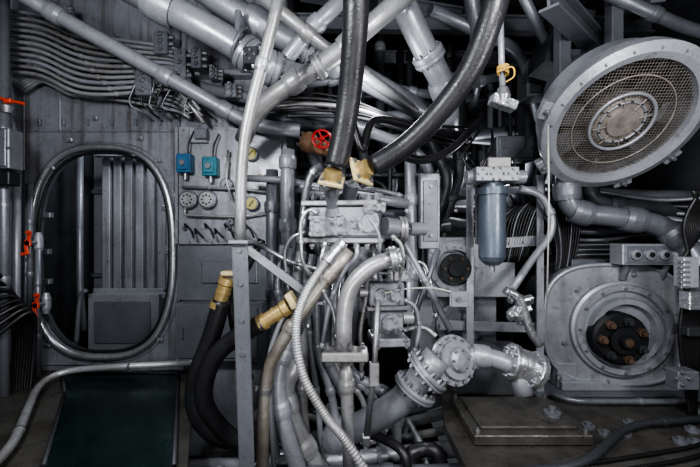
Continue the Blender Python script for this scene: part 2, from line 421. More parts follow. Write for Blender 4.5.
# ================================================================ GAUGE BOARD
b=B('gauge_board')
d=3.16; g=lambda px,py,dd=d: P(px,py,dd)
b.prism([g(175,127),g(175,244),g(281,244),g(281,141),g(232,127)],(0,.02,0),'paint_board')
b.prism([g(179,246),g(179,300),g(281,300),g(281,246)],(0,.02,0),'paint_mid')
for (px,py) in [(178,131+i*18) for i in range(7)]+[(278,146+i*16) for i in range(7)]+[(190+i*22,242) for i in range(4)]+[(184+i*14,130) for i in range(4)]:
    b.lathe(g(px,py),(0,-1,0),[(0,.011),(.012,.009)],'bolt_steel',6)
for (px,py,r,m) in((190,200,9,'pipe_silver'),(209,200,9,'pipe_silver'),(252,155,7,'yellow_dial'),(253,204,7,'yellow_dial'),(228,185,6,'paint_mid'),(262,178,3.5,'yellow_dial'),(232,222,3.5,'paint_mid')):
    rr=R(r,d); b.lathe(g(px,py),(0,-1,0),[(0,rr),(.05,rr),(.055,rr*.85)],'paint_mid',24)
    b.lathe(g(px,py)-V((0,.056,0)),(0,-1,0),[(0,rr*.82),(.002,rr*.8)],m,24)
    if m=='pipe_silver':
        for q in range(8):
            a=q*math.pi/4; b.box(g(px,py)-V((-math.cos(a)*rr*.5,.062,-math.sin(a)*rr*.5)),(.012,.01,.012),'near_black')
    else: b.box(g(px,py)-V((0,.06,0)),(.008,.004,rr*1.1),'near_black',rotm(roll=35))
b.box(g(200,136),(.16,.08,.14),'paint_light'); b.box(g(201,134,3.1),(.11,.04,.09),'paint_mid'); b.box(g(228,160,3.155),(.07,.006,.05),'white_dial')
for (px,py,mm) in((188,165,'blue_paint'),(213,168,'teal_paint')):
    b.box(g(px,py)-V((0,.05,0)),(.125,.09,.165),mm); b.box(g(px,py)-V((0,.1,0)),(.095,.02,.12),mm)
    b.lathe(g(px,py)-V((0,.11,0)),(0,-1,0),[(0,.025),(.015,.025)],'paint_mid',12)
    b.cyl(g(px,py)+V((0,-.05,-.07)),g(px,py)+V((0,-.05,-.14)),.018,'bolt_steel')
    addpipe(b,[g(px,py-10,3.1),g(px+1,py-22,3.1),g(px+6,py-34,3.12)],.007,'cable_black',hose=True,n=6)
for i in range(7):
    px=186+i*10; addpipe(b,[g(px,228+(i%2)*5,3.14),g(px-1,224+(i%2)*5,3.06),g(px+5,231+(i%2)*5,3.04),g(px+8,238,3.06)],.008,'near_black',n=6,hose=True)
addpipe(b,[g(186,205,3.12),g(184,215,3.1),g(240,217,3.1),g(270,212,3.1)],.01,'pipe_silver',n=8)
addpipe(b,[g(182,187,3.12),g(240,189,3.1),g(275,193,3.1)],.012,'pipe_silver',n=8,collars=(.3,.7))
addpipe(b,[g(228,150,3.1),g(226,180,3.1),g(232,200,3.1)],.01,'pipe_silver',n=8)
for (px,py) in((186,228),(230,228),(268,228),(240,150),(265,175)):
    b.lathe(g(px,py),(0,-1,0),[(0,.02),(.04,.02),(.04,.012),(.06,.012)],'bolt_steel',6)
b.box(g(230,272)-V((0,.0,0)),(.5,.04,.2),'paint_mid')
b.done()
b=B('equipment_cabinet'); c=P(222,330,3.1); b.box(c,(.75,.16,.5),'paint_mid'); b.box(c-V((0,.09,0)),(.68,.02,.43),'paint_mid')
for q in(-1,1): b.box(c+V((q*.3,-.1,0)),(.02,.03,.1),'bolt_steel')
b.done()
# ================================================================ STANCHION + ANGLE POST + HOSES
pipe('stanchion_tube',[(281,-12,2.0),(268,45,2.05),(247,120,2.1),(241,170,2.12),(240,246,2.12)],6,'pipe_silver',collars=(.28,),clamps=(.3,),bend=.5)
b=B('angle_post')
def bar(b,a,c,w,t,m,roll=0):
    d=(c-a);L=d.length;d.normalize(); sd=d.cross(V((0,1,0))); sd=sd.normalized() if sd.length>.05 else V((1,0,0)); nn=sd.cross(d)
    M=Matrix((sd,nn,d)).transposed()@Matrix.Rotation(math.radians(roll),3,'Z')
    b.box((a+c)/2,(w,t,L),m,M)
a=P(240,242,1.98); c=P(249,520,1.98)
bar(b,a,c,.085,.014,'paint_mid'); bar(b,a+V((-.042,.05,0)),c+V((-.042,.05,0)),.012,.1,'paint_light')
b.box(a+V((0,.02,0)),(.11,.12,.02),'paint_light')
for t in(.03,.15,.28,.4):
    p=a.lerp(c,t); b.lathe(p-V((0,.008,0)),(0,-1,0),[(0,.012),(.012,.012)],'bolt_steel',6)
b.done()
b=B('cross_brace'); bar(b,P(246,248,2.05),P(318,302,2.2),.05,.02,'paint_light'); b.box(P(318,302,2.2),(.08,.08,.03),'paint_mid'); b.done()
def hosefit(b,a,c,r,m='brass'):
    d=(c-a).normalized();L=(c-a).length
    b.lathe(a,d,[(0,r*1.25),(L*.2,r*1.25),(L*.2,r*1.02),(L*.5,r*1.02),(L*.5,r*1.12),(L*.56,r*1.12),(L*.56,r*1.02),(L*.75,r*1.02),(L*.8,r*1.2),(L,r*1.2)],m,20)
b=B('rubber_hose')
addpipe(b,[(222,300,2.3),(212,335,2.3),(196,380,2.3),(198,415,2.3),(222,438,2.35),(262,440,2.5)],R(9,2.3),'rubber',hose=True)
hosefit(b,P(218,308,2.3),P(228,278,2.3),R(7,2.3)); b.box(P(230,273,2.3),(.10,.08,.03),'brass_pale'); b.done()
b=B('rubber_hose')
addpipe(b,[(264,322,2.1),(235,338,2.12),(212,362,2.15),(204,400,2.2),(225,432,2.3),(262,455,2.4)],R(9,2.1),'rubber',hose=True)
hosefit(b,P(260,324,2.1),P(289,306,2.1),R(7,2.1)); b.box(P(292,300,2.1),(.04,.1,.1),'brass_pale',rotm(roll=-30)); b.done()
pipe('black_cable_loop',[(262,240,2.5),(250,262,2.5),(232,300,2.5),(238,345,2.5),(250,380,2.5)],4,'cable_black',hose=True)
def square_flange(b,c,nrm,s,t,m,spin=0):
    u,v,w=basis(nrm); M=Matrix((u,v,w)).transposed()@Matrix.Rotation(math.radians(spin),3,'Z')
    b.box(c,(s,s,t),m,M,ch=s*.08)
    for i in(-1,1):
        for j in(-1,1):
            o=c+M@V((i*s*.35,j*s*.35,0))
            b.lathe(o-w*(t/2),-w,[(0,s*.085),(.014,s*.085)],'bolt_steel',6); b.lathe(o+w*(t/2),w,[(0,s*.085),(.05,s*.085)],'bolt_steel',6)
b=B('hydraulic_hose')
addpipe(b,[(357,-25,1.65),(355,30,1.75),(350,90,1.88),(343,135,1.95),(336,166,1.98)],R(12.5,1.8),'rubber',hose=True,n=24)
c=P(332,180,2.0); w=V((-.15,.55,-.8)).normalized(); b.lathe(c-w*.06,w,[(0,.05),(.045,.052),(.06,.055)],'brass',20); square_flange(b,c,w,.14,.022,'brass_pale',20); b.done()
b=B('hydraulic_hose')
addpipe(b,[(502,-30,1.6),(492,15,1.65),(470,70,1.75),(437,115,1.86),(405,146,1.95),(374,166,1.99)],R(12,1.75),'rubber',hose=True,n=24)
c=P(361,172,2.0); w=V((-.7,.62,-.4)).normalized(); b.lathe(c-w*.06,w,[(0,.05),(.045,.052),(.06,.055)],'brass',20); square_flange(b,c,w,.15,.022,'brass_pale',8); b.done()
pipe('hydraulic_hose',[(350,110,2.4),(362,150,2.4),(375,120,2.5),(420,128,2.7),(470,140,3.0)],4,'cable_black',hose=True)
pipe('hydraulic_hose',[(392,150,2.4),(420,160,2.5),(450,150,2.7),(480,120,3.0)],4.5,'rubber',hose=True)
# ================================================================ RED HANDWHEEL VALVE
b=B('handwheel_valve'); c=P(322,139,2.45); nn=V((.15,-1,.15))
b.torus(c,nn,.065,.009,'red_paint'); u,v,w=basis(nn)
for i in range(5):
    a=i*2*math.pi/5; b.cyl(c,c+(u*math.cos(a)+v*math.sin(a))*.065,.007,'red_paint',n=8)
b.lathe(c-w*.0,w,[(-.01,.018),(.02,.018)],'red_paint',12)
b.cyl(c,c-w*.12,.01,'bolt_steel'); b.lathe(c-w*.2,w,[(0,.05),(.05,.06),(.08,.06),(.1,.03)],'rust')
b.lathe(c-w*.16+V((-.14,0,.06)),V((1,0,-.4)),[(0,.06),(.03,.075),(.08,.075),(.12,.05),(.24,.05)],'rust'); b.bolts(c-w*.16+V((-.14,0,.06)),V((-1,0,.4)),.05,6,.012); b.done()

# ================================================================ CENTRAL MANIFOLD
def block(b,px,py,d,w,h,dep,m='pipe_silver',yaw=0,roll=0,pitch=0,bolts=True,port=None):
    s=R(1,d); M=rotm(yaw,pitch,roll); c=P(px,py,d)
    b.box(c,(w*s,dep,h*s),m,M,ch=.008)
    fn=M@V((0,-1,0))
    if bolts:
        for i in(-1,1):
            for j in(-1,1):
                b.lathe(c+M@V((i*w*s*.38,-dep/2,j*h*s*.36)),fn,[(0,.014),(.014,.014),(.014,.008),(.02,.008)],'bolt_steel',6)
    if port:
        for (u,v,r) in port:
            o=c+M@V((u*w*s,-dep/2,v*h*s)); rr=r*s
            b.lathe(o,fn,[(0,rr),(.03,rr),(.03,rr*.7),(.02,rr*.7),(.02,rr*.3)],m,20); b.bolts(o+fn*.03,fn,rr*.85,6,.006)
b=B('hydraulic_manifold')
block(b,347,222,2.25,66,28,.3,'paint_light',port=[(.36,0,10),(-.05,.05,5),(.14,-.1,4)],yaw=-8)
block(b,343,205,2.25,72,5,.34,'pipe_silver',bolts=False,yaw=-8)
block(b,345,240,2.25,78,5,.34,'pipe_silver',bolts=False,yaw=-8)
block(b,318,226,2.1,16,22,.10,'paint_light',port=[(0,0,6)])
block(b,362,262,2.3,30,34,.24,'paint_mid')
block(b,332,256,2.2,22,22,.16,'pipe_silver',yaw=15,port=[(0,0,6)])
block(b,374,208,2.1,22,8,.1,'pipe_silver',port=[(0,0,3)])
for i in range(8): b.nut(P(314+i*9,200,2.16+.04*(i%2)),(0,0,1),.02)
for i in range(7): b.nut(P(312+i*11,244,2.08),(0,0,-1),.016)
for i in range(5): b.nut(P(326+i*9,232-i*.5,2.08),(0,-1,0),.011)
b.cyl(P(398,228,2.3),P(384,226,2.25),.06,'paint_light'); b.flange(P(402,229,2.32),(1,.1,0),.085,.05,'pipe_silver',8)
b.cyl(P(408,229,2.33),P(424,229,2.4),.045,'paint_light')
b.lathe(P(331,188,2.06),V((.05,.5,-.8)),[(0,.045),(.04,.045),(.04,.04),(.12,.04),(.16,.06)],'paint_mid',20)
b.lathe(P(352,184,2.1),V((-.2,.5,-.7)),[(0,.045),(.05,.045),(.14,.04),(.16,.06)],'paint_mid',20)
b.done()
b=B('pilot_tubing')
for k,(pts,r) in enumerate([([(318,214,2.05),(308,208,2.02),(300,222,2.02),(302,262,2.05),(314,282,2.1)],2),
    ([(366,214,2.08),(374,224,2.05),(380,236,2.05),(380,270,2.1)],1.8),
    ([(392,236,2.15),(402,244,2.12),(404,262,2.12),(398,280,2.15)],2.2),
    ([(326,240,2.08),(320,262,2.05),(322,290,2.08),(334,310,2.1),(336,340,2.1)],2),
    ([(356,242,2.1),(358,256,2.06),(344,270,2.1),(330,300,2.15),(322,350,2.15)],2.6),
    ([(372,246,2.15),(376,260,2.12),(368,276,2.15),(366,300,2.2),(360,330,2.2),(362,380,2.2)],2.4),
    ([(306,232,2.12),(292,236,2.12),(284,250,2.15),(288,290,2.2),(310,330,2.2)],1.8),
    ([(404,300,2.3),(416,306,2.3),(420,330,2.3),(414,352,2.3)],2.5),
    ([(404,330,2.35),(424,326,2.35),(436,336,2.3)],2.2),
    ([(410,262,2.5),(424,262,2.5),(430,280,2.5),(436,318,2.45)],2.4),
    ([(300,186,2.3),(320,190,2.3),(346,188,2.3),(380,190,2.35),(402,196,2.4)],2.5)]):
    addpipe(b,pts,R(r,2.1),['steel','paint_light','pipe_silver'][k%3],bend=.06,n=10,collars=(.04,.96,.5))
b.done()
b=B('bypass_pipe')
addpipe(b,[(322,166,2.3),(312,172,2.3),(306,190,2.28),(304,215,2.2),(300,250,2.2)],R(4,2.3),'steel',bend=.1,collars=(.1,.9)); b.done()
b=B('control_valve_stack')
block(b,384,292,2.25,34,22,.2,'paint_light',port=[(-.2,0,6),(.25,0,6)],yaw=6)
block(b,385,318,2.27,30,20,.2,'paint_light',port=[(0,0,7)],yaw=6)
block(b,388,338,2.3,36,8,.24,'paint_light',yaw=6)
block(b,384,305,2.25,40,4,.24,'bolt_steel',bolts=False,yaw=6)
block(b,398,275,2.3,20,12,.14,'paint_light')
for i in range(4): b.nut(P(372+i*8,281,2.16),(0,0,1),.02)
for i in range(4): b.nut(P(372+i*8,329,2.16),(0,0,-1),.014)
b.cyl(P(402,318,2.27),P(412,318,2.28),.04,'pipe_silver'); b.cyl(P(368,292,2.2),P(360,292,2.2),.035,'pipe_silver')
b.done()
b=B('elbow_pipe')
addpipe(b,[(394,259,1.98),(372,264,2.0),(350,285,2.0),(344,310,2.0),(344,350,2.0)],R(8.2,2.0),'pipe_silver',bend=.14,n=24)
b.flange(P(393,259,1.98),(1,0,.15),.075,.04,'steel',8); b.box(P(396,272,2.0),(.03,.06,.1),'bolt_steel')
b.cyl(P(402,257,1.97),P(394,259,1.98),.055,'steel')
b.done()
b=B('pipe_clamp'); block(b,345,354,2.0,46,9,.14,'pipe_silver',bolts=False); 
for i in range(4): b.nut(P(327+i*12,349,1.95),(0,0,1),.016)
for i in range(4): b.nut(P(327+i*12,359,1.95),(0,0,-1),.016)
b.done()
pipe('drop_pipe',[(346,358,2.02),(347,400,2.02),(350,490,2.05)],6.5,'pipe_silver',collars=(.2,))
b=B('tie_rod'); addpipe(b,[(378,300,2.1),(374,370,2.1),(366,440,2.1)],R(3,2.1),'bolt_steel'); b.box(P(374,374,2.1),(.06,.05,.14),'pipe_silver'); b.box(P(366,440,2.1),(.05,.05,.06),'bolt_steel'); b.done()
b=B('braided_hose')
pts=[P(*q) for q in [(338,248,1.95),(326,262,1.9),(305,295,1.85),(296,330,1.82),(303,375,1.8),(325,415,1.78),(345,440,1.76),(378,490,1.75)]]
path=catmull(pts,60); rr=R(4.4,1.85)
b.ringtube(path,[rr*(1+.05*(1 if (i//2)%2 else -1)) for i in range(len(path))],'pipe_silver',14)
hosefit(b,P(326,262,1.9),P(342,243,1.95),rr*1.2,'steel'); b.done()
pipe('silver_pipe',[(350,250,2.1),(322,285,2.1),(278,345,2.1),(264,382,2.1),(262,500,2.1)],6.5,'pipe_worn',collars=(.12,.35),bend=.3,clamps=(.6,))
pipe('silver_pipe',[(310,300,2.3),(290,340,2.3),(276,380,2.25),(284,430,2.2),(310,500,2.2)],8,'paint_light',collars=(.3,.55),bend=.2)
pipe('silver_pipe',[(300,360,2.3),(282,388,2.3),(300,440,2.3),(340,500,2.3)],9,'pipe_silver',collars=(.3,.6),bend=.15)
pipe('thin_tube',[(236,232,2.4),(290,262,2.3),(322,270,2.2)],2.2,'steel',collars=(.8,))
pipe('thin_tube',[(300,300,2.15),(285,310,2.1),(268,355,2.1),(275,490,2.1)],2.5,'paint_light',bend=.1)
b=B('feed_tube_bank')
for k in range(9):
    x=282+k*10
    addpipe(b,[(x,245+k*3,2.5),(x-6,290,2.5),(x+8-k*3,340+k*4,2.5),(x-12+k*6,400,2.5),(x+k*4,490,2.4)],R(3+1.2*(k%3),2.5),['paint_light','paint_mid','pipe_silver','paint_light'][k%4],bend=.12,collars=(.2+.05*k,.6))
b.done()
b=B('flanged_elbow_pipe')
addpipe(b,[(300,456,2.6),(352,430,2.45),(400,404,2.3),(424,374,2.25),(438,356,2.25)],R(13.5,2.35),'paint_light',bend=.25,n=24,collars=(.3,))
b.flange(P(415,388,2.27),V((.55,-.1,.85)),.145,.045,'paint_light',12)
b.flange(P(427,371,2.25),V((.75,-.1,.7)),.155,.05,'paint_light',12)
b.done()
b=B('check_valve'); c=P(452,360,2.3)
w=V((.35,-.8,.3)).normalized()
b.lathe(c+w*-.1,w,[(0,.11),(.06,.135),(.1,.16),(.13,.16),(.13,.12),(.16,.12),(.16,.08),(.19,.07),(.2,.03)],'paint_light',32)
b.bolts(c+w*.03,w,.144,14,.013); b.bolts(c+w*.09,w,.06,6,.009)
b.lathe(c+V((.0,.05,-.02)),V((1,.1,.02)),[(0,.09),(.12,.08),(.2,.07)],'paint_light',24); b.done()
b=B('discharge_pipe'); addpipe(b,[(466,356,2.35),(486,356,2.35),(516,366,2.3),(524,395,2.25)],R(9,2.35),'paint_light',bend=.2,n=24,collars=(.2,))
b.flange(P(512,362,2.3),(1,0,-.3),.12,.045,'foil',8); b.flange(P(534,370,2.28),(1,.1,-.5),.12,.045,'foil',8); b.lathe(P(508,360,2.3),V((1,.05,-.4)),[(0,.08),(.05,.105),(.15,.11),(.2,.08)],'foil',24); b.done()
b=B('foil_wrapped_joint')
for i in range(12): b.box(P(520+U(-8,10),303+U(-12,20),2.5+U(0,.1)),(.07,.05,.08),'foil',rotm(U(0,90),U(0,90),U(0,90)),ch=.02)
addpipe(b,[(505,290,2.5),(520,300,2.5),(530,330,2.5),(540,345,2.5)],.03,'foil',hose=True,n=10)
b.done()
b=B('tag_box'); b.box(P(459,299,2.2),(.11,.04,.1),'paint_light'); b.lathe(P(459,299,2.17),(0,-1,0),[(0,.015),(.01,.015)],'bolt_steel',8)
addpipe(b,[(452,292,2.2),(432,288,2.2),(405,289,2.2),(385,293,2.1)],.006,'white_dial',hose=True,n=6)
b.done()
pipe('angled_rod',[(398,232,2.35),(422,275,2.35),(450,330,2.35)],3.2,'paint_light',collars=(.5,))
pipe('angled_rod',[(438,250,2.5),(420,300,2.5),(405,345,2.5)],3,'paint_mid')
pipe('cross_pipe',[(245,178,2.9),(285,180,2.85),(300,183,2.8),(400,205,3.0)],3.5,'paint_light',collars=(.3,.7))
pipe('cross_pipe',[(305,192,2.6),(360,196,2.6),(408,204,2.65)],5,'paint_light',collars=(.3,.7))
pipe('vertical_pipe',[(288,150,2.75),(287,200,2.75),(289,260,2.75),(287,400,2.75)],7,'paint_light',collars=(.05,.3,.6),flanges=(.42,),fr=1.5)
pipe('vertical_pipe',[(272,170,2.95),(272,250,2.95),(274,330,2.95),(272,420,2.9)],6,'paint_mid',collars=(.15,.5))
pipe('vertical_pipe',[(300,205,2.9),(302,330,2.9),(302,460,2.9)],5,'paint_mid',collars=(.2,.6))
pipe('vertical_pipe',[(410,150,3.0),(412,260,3.0),(414,400,3.0)],6,'paint_light',collars=(.2,.5))
# ================================================================ BEHIND: equipment racks
b=B('equipment_cabinet'); c=P(427,212,3.0); b.box(c,(.16,.25,.62),'paint_light'); b.box(c+V((0,-.13,0)),(.12,.02,.5),'paint_mid'); b.bolts(c+V((0,-.14,.0)),(0,-1,0),.2,4,.015); b.done()
b=B('support_frame')
for px in(470,540):
    bar(b,P(px,175,2.9),P(px,400,2.75),.06,.02,'paint_light'); bar(b,P(px+3,175,2.9)+V((0,.05,0)),P(px+3,400,2.75)+V((0,.05,0)),.015,.1,'paint_blue')
bar(b,P(430,248,2.9),P(545,240,2.9),.09,.02,'paint_light'); bar(b,P(460,192,2.9),P(545,190,2.9),.07,.02,'paint_mid'); bar(b,P(440,325,2.85),P(545,328,2.85),.08,.03,'paint_light')
for i in range(8): b.lathe(P(440+i*14,248-i*1,2.88),(0,-1,0),[(0,.012),(.012,.012)],'bolt_steel',6)
b.done()
b=B('filter_canister'); r=R(13,2.5)
b.lathe(P(492,258,2.5)-V((0,0,.05)),(0,0,1),[(0,r*.25),(.0,r*.5),(.03,r*.85),(.06,r),(.5,r),(.5,r*1.15),(.55,r*1.15),(.55,r*.9),(.6,r*.8)],'paint_blue',28)
b.cyl(P(492,258,2.5)-V((0,0,.1)),P(492,258,2.5)-V((0,0,.05)),.02,'bolt_steel')
b.box(P(492,176,2.5),(.3,.2,.1),'paint_light'); b.box(P(495,165,2.5),(.16,.16,.08),'pipe_silver')
b.cyl(P(466,177,2.5),P(474,177,2.5),.05,'paint_light'); b.cyl(P(512,177,2.5),P(524,177,2.5),.05,'paint_light')
b.bolts(P(492,176,2.5)-V((0,.1,0)),(0,-1,0),.045,6,.012); b.bolts(P(478,176,2.5)-V((0,.1,0)),(0,-1,0),.03,4,.01); b.bolts(P(507,176,2.5)-V((0,.1,0)),(0,-1,0),.03,4,.01)
b.box(P(492,210,2.5)+V((0,.14,0)),(.14,.03,.5),'paint_mid'); b.box(P(492,205,2.5)+V((0,.1,.0)),(.1,.1,.04),'paint_mid')
for q in (470,515,482): addpipe(b,[(q,170,2.45),(q+U(-8,8),158,2.45),(q+U(-14,14),146,2.5),(q+10,130,2.6)],.009,'cable_black',hose=True,n=6)
b.done()
b=B('drive_wheel_housing'); c=P(455,268,2.85)
b.box(c+V((.16,.2,0)),(.72,.28,.5),'paint_light'); w=V((-.1,-1,0)).normalized()
b.lathe(c+w*-.1,w,[(0,.2),(.08,.2),(.08,.15),(.04,.14),(.04,.11),(.1,.11),(.1,.05),(.14,.05)],'paint_light',32)
b.lathe(c+w*-.05,w,[(0,.11),(.06,.12),(.1,.12),(.1,.06),(.13,.06),(.13,.02)],'near_black',24); b.bolts(c+w*.05,w,.09,6,.014,'rust_dull'); b.bolts(c+w*-.02,w,.18,10,.012)
b.done()
# ================================================================ VENT FAN
b=B('ventilation_fan'); c=P(622,123,2.35); w=V((-.05,-.74,-.66)).normalized(); 
u,v,_=basis(w); RO=.465
b.lathe(c-w*.28,w,[(0,RO*.9),(.02,RO*.98),(.2,RO*1.0),(.2,RO*1.08),(.235,RO*1.08),(.235,RO*1.0),(.255,RO*1.0),(.255,RO*1.09),(.29,RO*1.09),(.30,RO*1.04)],'paint_light',64,cap=False)
b.lathe(c,w,[(.02,RO*1.04),(.035,RO*.97),(.02,RO*.88),(-.03,RO*.86)],'paint_light',64,cap=False)
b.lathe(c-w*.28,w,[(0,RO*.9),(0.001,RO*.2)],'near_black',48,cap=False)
b.lathe(c-w*.30,w,[(-.4,RO*.55),(-.2,RO*.62),(0,RO*.9)],'paint_mid',48)
b.bolts(c+w*.01,w,RO*1.0,20,.013)
g=RO*.88; k=22
for i in range(-k+1,k):
    x=g*i/k; h=math.sqrt(max(0,g*g-x*x))
    for (A,Bv) in((u,v),(v,u)):
        o=c-w*.012; b.ringtube([o+A*x-Bv*h,o+A*x+Bv*h],.0018,'tan_dust',4,cap=False)
b.torus(c-w*.005,w,RO*.42,.012,'paint_light',48); b.lathe(c-w*.12,w,[(0,RO*.4),(.08,RO*.4),(.11,RO*.33),(.11,RO*.22),(.13,RO*.2)],'tan_dust',40)
for i in range(9):
    a=i*2*math.pi/9; dr=u*math.cos(a)+v*math.sin(a); tn=w.cross(dr)
    M=Matrix((dr,tn,w)).transposed()@Matrix.Rotation(math.radians(32),3,'X'); b.box(c-w*.14+dr*RO*.62,(RO*.5,.15,.012),'paint_dark',M)
for i in range(8):
    a=i*2*math.pi/8+.3; dr=u*math.cos(a)+v*math.sin(a); b.cyl(c-w*.004+dr*RO*.2,c-w*.004+dr*RO*.38,.006,'tan_dust',n=6)
for i in range(12):
    a=i*2*math.pi/12; dr=u*math.cos(a)+v*math.sin(a); b.box(c+w*-.005+dr*RO*.3,(.018,.018,.012),'near_black')
b.torus(c-w*.006,w,RO*.3,.008,'paint_light',40); b.torus(c-w*.008,w,RO*.66,.005,'tan_dust',48)
for ang in(115,75,40,150,-10,200):
    a=math.radians(ang); dr=u*math.cos(a)+v*math.sin(a); tn=w.cross(dr); M=Matrix((dr,tn,w)).transposed()
    b.box(c-w*.03+dr*RO*1.12,(.08,.12,.06),'paint_light',M); b.nut(c+w*.0+dr*RO*1.13,w,.02)
for dx in(-.2,.2): b.box(c-w*.35+V((dx,.1,.5)),(.09,.09,1.0),'paint_mid')
b.done()
# ================================================================ MOTOR
b=B('electric_motor'); c=P(616,325,2.75); w=V((-.12,-1,.0)).normalized(); u,v,_=basis(w)
rm=R(63,2.75)
b.lathe(c-w*.75,w,[(0,rm*.8),(.05,rm*.95),(.7,rm*.95)],'paint_mid',56)
oc=[]
for i in range(64):
    a=2*math.pi*i/64; q=1/((abs(math.cos(a)))**3+(abs(math.sin(a)))**3)**(1/3)
    oc.append(c+w*-.02+u*math.cos(a)*rm*q*1.06+v*math.sin(a)*rm*q*.95)
b.prism(oc,-w*.12,'paint_board')
b.ringtube([p for p in oc],.018,'paint_light',8,close=True)
for i in range(5): b.box(c-w*(.2+i*.1)+V((0,0,rm*.95)),(.5,.02,.06),'paint_mid')
f=c+w*.0+V((.04,0,-.03))
b.lathe(f,w,[(0,rm*.76),(.02,rm*.76),(.03,rm*.72),(.05,rm*.7),(.05,rm*.62),(.02,rm*.6),(.02,rm*.52),(.08,rm*.5),(.08,rm*.42),(.02,rm*.40)],'paint_light',56)
b.bolts(f+w*.05,w,rm*.66,12,.012); b.bolts(f+w*-.02,w,rm*.88,6,.018,ph=.3)
hb=f-V((.07,0,.05))
b.lathe(hb,w,[(0,rm*.40),(.1,rm*.40),(.12,rm*.36),(.12,rm*.2),(.16,rm*.2),(.16,rm*.1),(.2,rm*.09)],'near_black',36)
for i in range(7):
    a=i*2*math.pi/7; p=hb+w*.12+(u*math.cos(a)+v*math.sin(a))*rm*.29
    b.lathe(p,w,[(0,.033),(.03,.033),(.03,.02),(.06,.02)],'rust_dull' if i%2==0 else 'paint_dark',8)
b.lathe(hb+w*.2,w,[(0,.03),(.01,.03)],'rust_dull',12)
b.box(c+V((.05,.3,-rm*.98)),(rm*1.9,.6,.07),'paint_light'); b.box(c+V((-.35,.3,-rm*.85)),(.15,.5,.2),'paint_light'); b.box(c+V((.42,.3,-rm*.85)),(.15,.5,.2),'paint_light')
for q in(-.42,0,.48): b.nut(c+V((q,.05,-rm*.98+.035)),(0,0,1),.022)
b.done()
b=B('motor_plinth'); b.box(V((2.1,3.12,.005)),(1.35,.9,.01),'paint_mid'); b.done()
b=B('push_button_station'); c=P(647,254,2.7)
b.box(c,(.48,.14,.16),'paint_light'); b.box(c-V((0,.07,0)),(.45,.02,.13),'paint_mid')
for i in range(4): 
    p=c+V((-.16+.107*i,-.08,0)); b.lathe(p,(0,-1,0),[(0,.038),(.02,.038),(.02,.028),(.03,.025)],'paint_light',16); b.lathe(p-V((0,.03,0)),(0,-1,0),[(0,.02),(.004,.02)],'near_black',12)
for q in(-.15,.15): b.cyl(c+V((q,0,-.08)),c+V((q,.05,-.2)),.025,'paint_mid')
b.done()
pipe('ventilation_duct',[(567,160,2.75),(566,200,2.75),(578,214,2.75),(612,216,2.7),(668,226,2.65),(700,262,2.55),(706,300,2.5)],10,'paint_mid',bend=.15,collars=(.15,.28,.5,.7),n=20)
pipe('ventilation_duct',[(585,150,2.95),(586,190,2.95),(600,205,2.95),(640,208,2.95),(720,215,2.95)],8,'paint_dark',bend=.15,collars=(.2,.4))
pipe('drain_pipe',[(520,188,2.75),(545,196,2.75),(556,230,2.75),(530,262,2.7),(512,290,2.6)],3.5,'paint_light',bend=.15,collars=(.3,))
pipe('water_pipe',[(560,190,3.1),(640,196,3.1),(700,196,3.05)],6,'paint_mid')
b=B('conduit_run')
for k in range(7):
    addpipe(b,[(540+k*3,185+k*9,3.2),(600,192+k*8,3.05),(660,200+k*6,2.95),(725,196+k*11,2.75)],R(2.2+(k%2)*1.2,3),['paint_mid','cable_black','paint_mid'][k%3],hose=True,n=8,collars=(.3,))
b.done()
b=B('cable_bundle')
for k in range(12):
    addpipe(b,[(505+k*2,190+k*2,3.3),(520+k*3,215+k*3,3.2),(545+k,238+k*2,3.2),(590,240+k*1.6,3.1),(640+k,238+k*2,3.0),(705,240+k*3,2.9)],.011,'cable_black' if k%3 else 'paint_mid',hose=True,n=6)
b.done()
b=B('cable_bundle')
for k in range(14):
    addpipe(b,[(498+k*2,262,2.9),(500+k*4,222-k*2,2.9),(530+k*4,205-k*1,2.95),(556+k,240+k*3,3.0),(552-k,300,3.05)],.009,'cable_black' if k%5 else 'paint_mid',hose=True,n=6)
b.done()
b=B('cable_bundle')
for k in range(12):
    o=k*2.2
    addpipe(b,[(700-o*.3,190,2.35),(684+o*.8,225,2.4),(690-o*.4,270,2.4),(680+o*.9,330,2.4),(688+o*.3,400,2.4),(700,470,2.35)],.013,'cable_black',hose=True,n=6)
for (py) in(270,330,380): b.box(P(690,py,2.4),(.14,.12,.06),'paint_dark')
b.done()
b=B('terminal_strip')
b.box(P(686,272,2.3),(.1,.08,.2),'paint_light'); b.box(P(690,300,2.3),(.08,.08,.12),'foil')
for i in range(6): b.box(P(684,262+i*5,2.27),(.06,.03,.015),'bolt_steel')
b.box(P(682,378,2.3),(.14,.1,.12),'paint_mid'); b.bolts(P(682,378,2.25),(0,-1,0),.04,4,.012); b.done()
pipe('hanging_wire',[(548,125,2.3),(549,200,2.3),(547,300,2.35)],.8,'white_dial')
b=B('hanger_rod'); addpipe(b,[(500,-5,2.1),(501,40,2.1),(503,100,2.15)],R(3,2.1),'paint_light')
b.lathe(P(503,88,2.13),(0,0,-1),[(0,.03),(.05,.045),(.08,.03)],'steel'); b.box(P(503,103,2.15),(.16,.08,.06),'foil',rotm(roll=20)); b.done()
b=B('rope_lashing'); 
for i in range(4): b.torus(P(503,67+i*2,2.1),(0.1*i,.1,1),.03,.006,'rope',20,6)
addpipe(b,[(497,72,2.05),(512,67,2.05),(514,76,2.05),(506,82,2.05)],.005,'rope',hose=True,n=6); b.done()
b=B('winch_box'); c=P(560,45,3.0); b.box(c,(.3,.3,.5),'paint_dark',rotm(0,0,15)); b.box(c-V((.0,.16,0)),(.2,.03,.36),'paint_mid',rotm(0,0,15)); b.done()
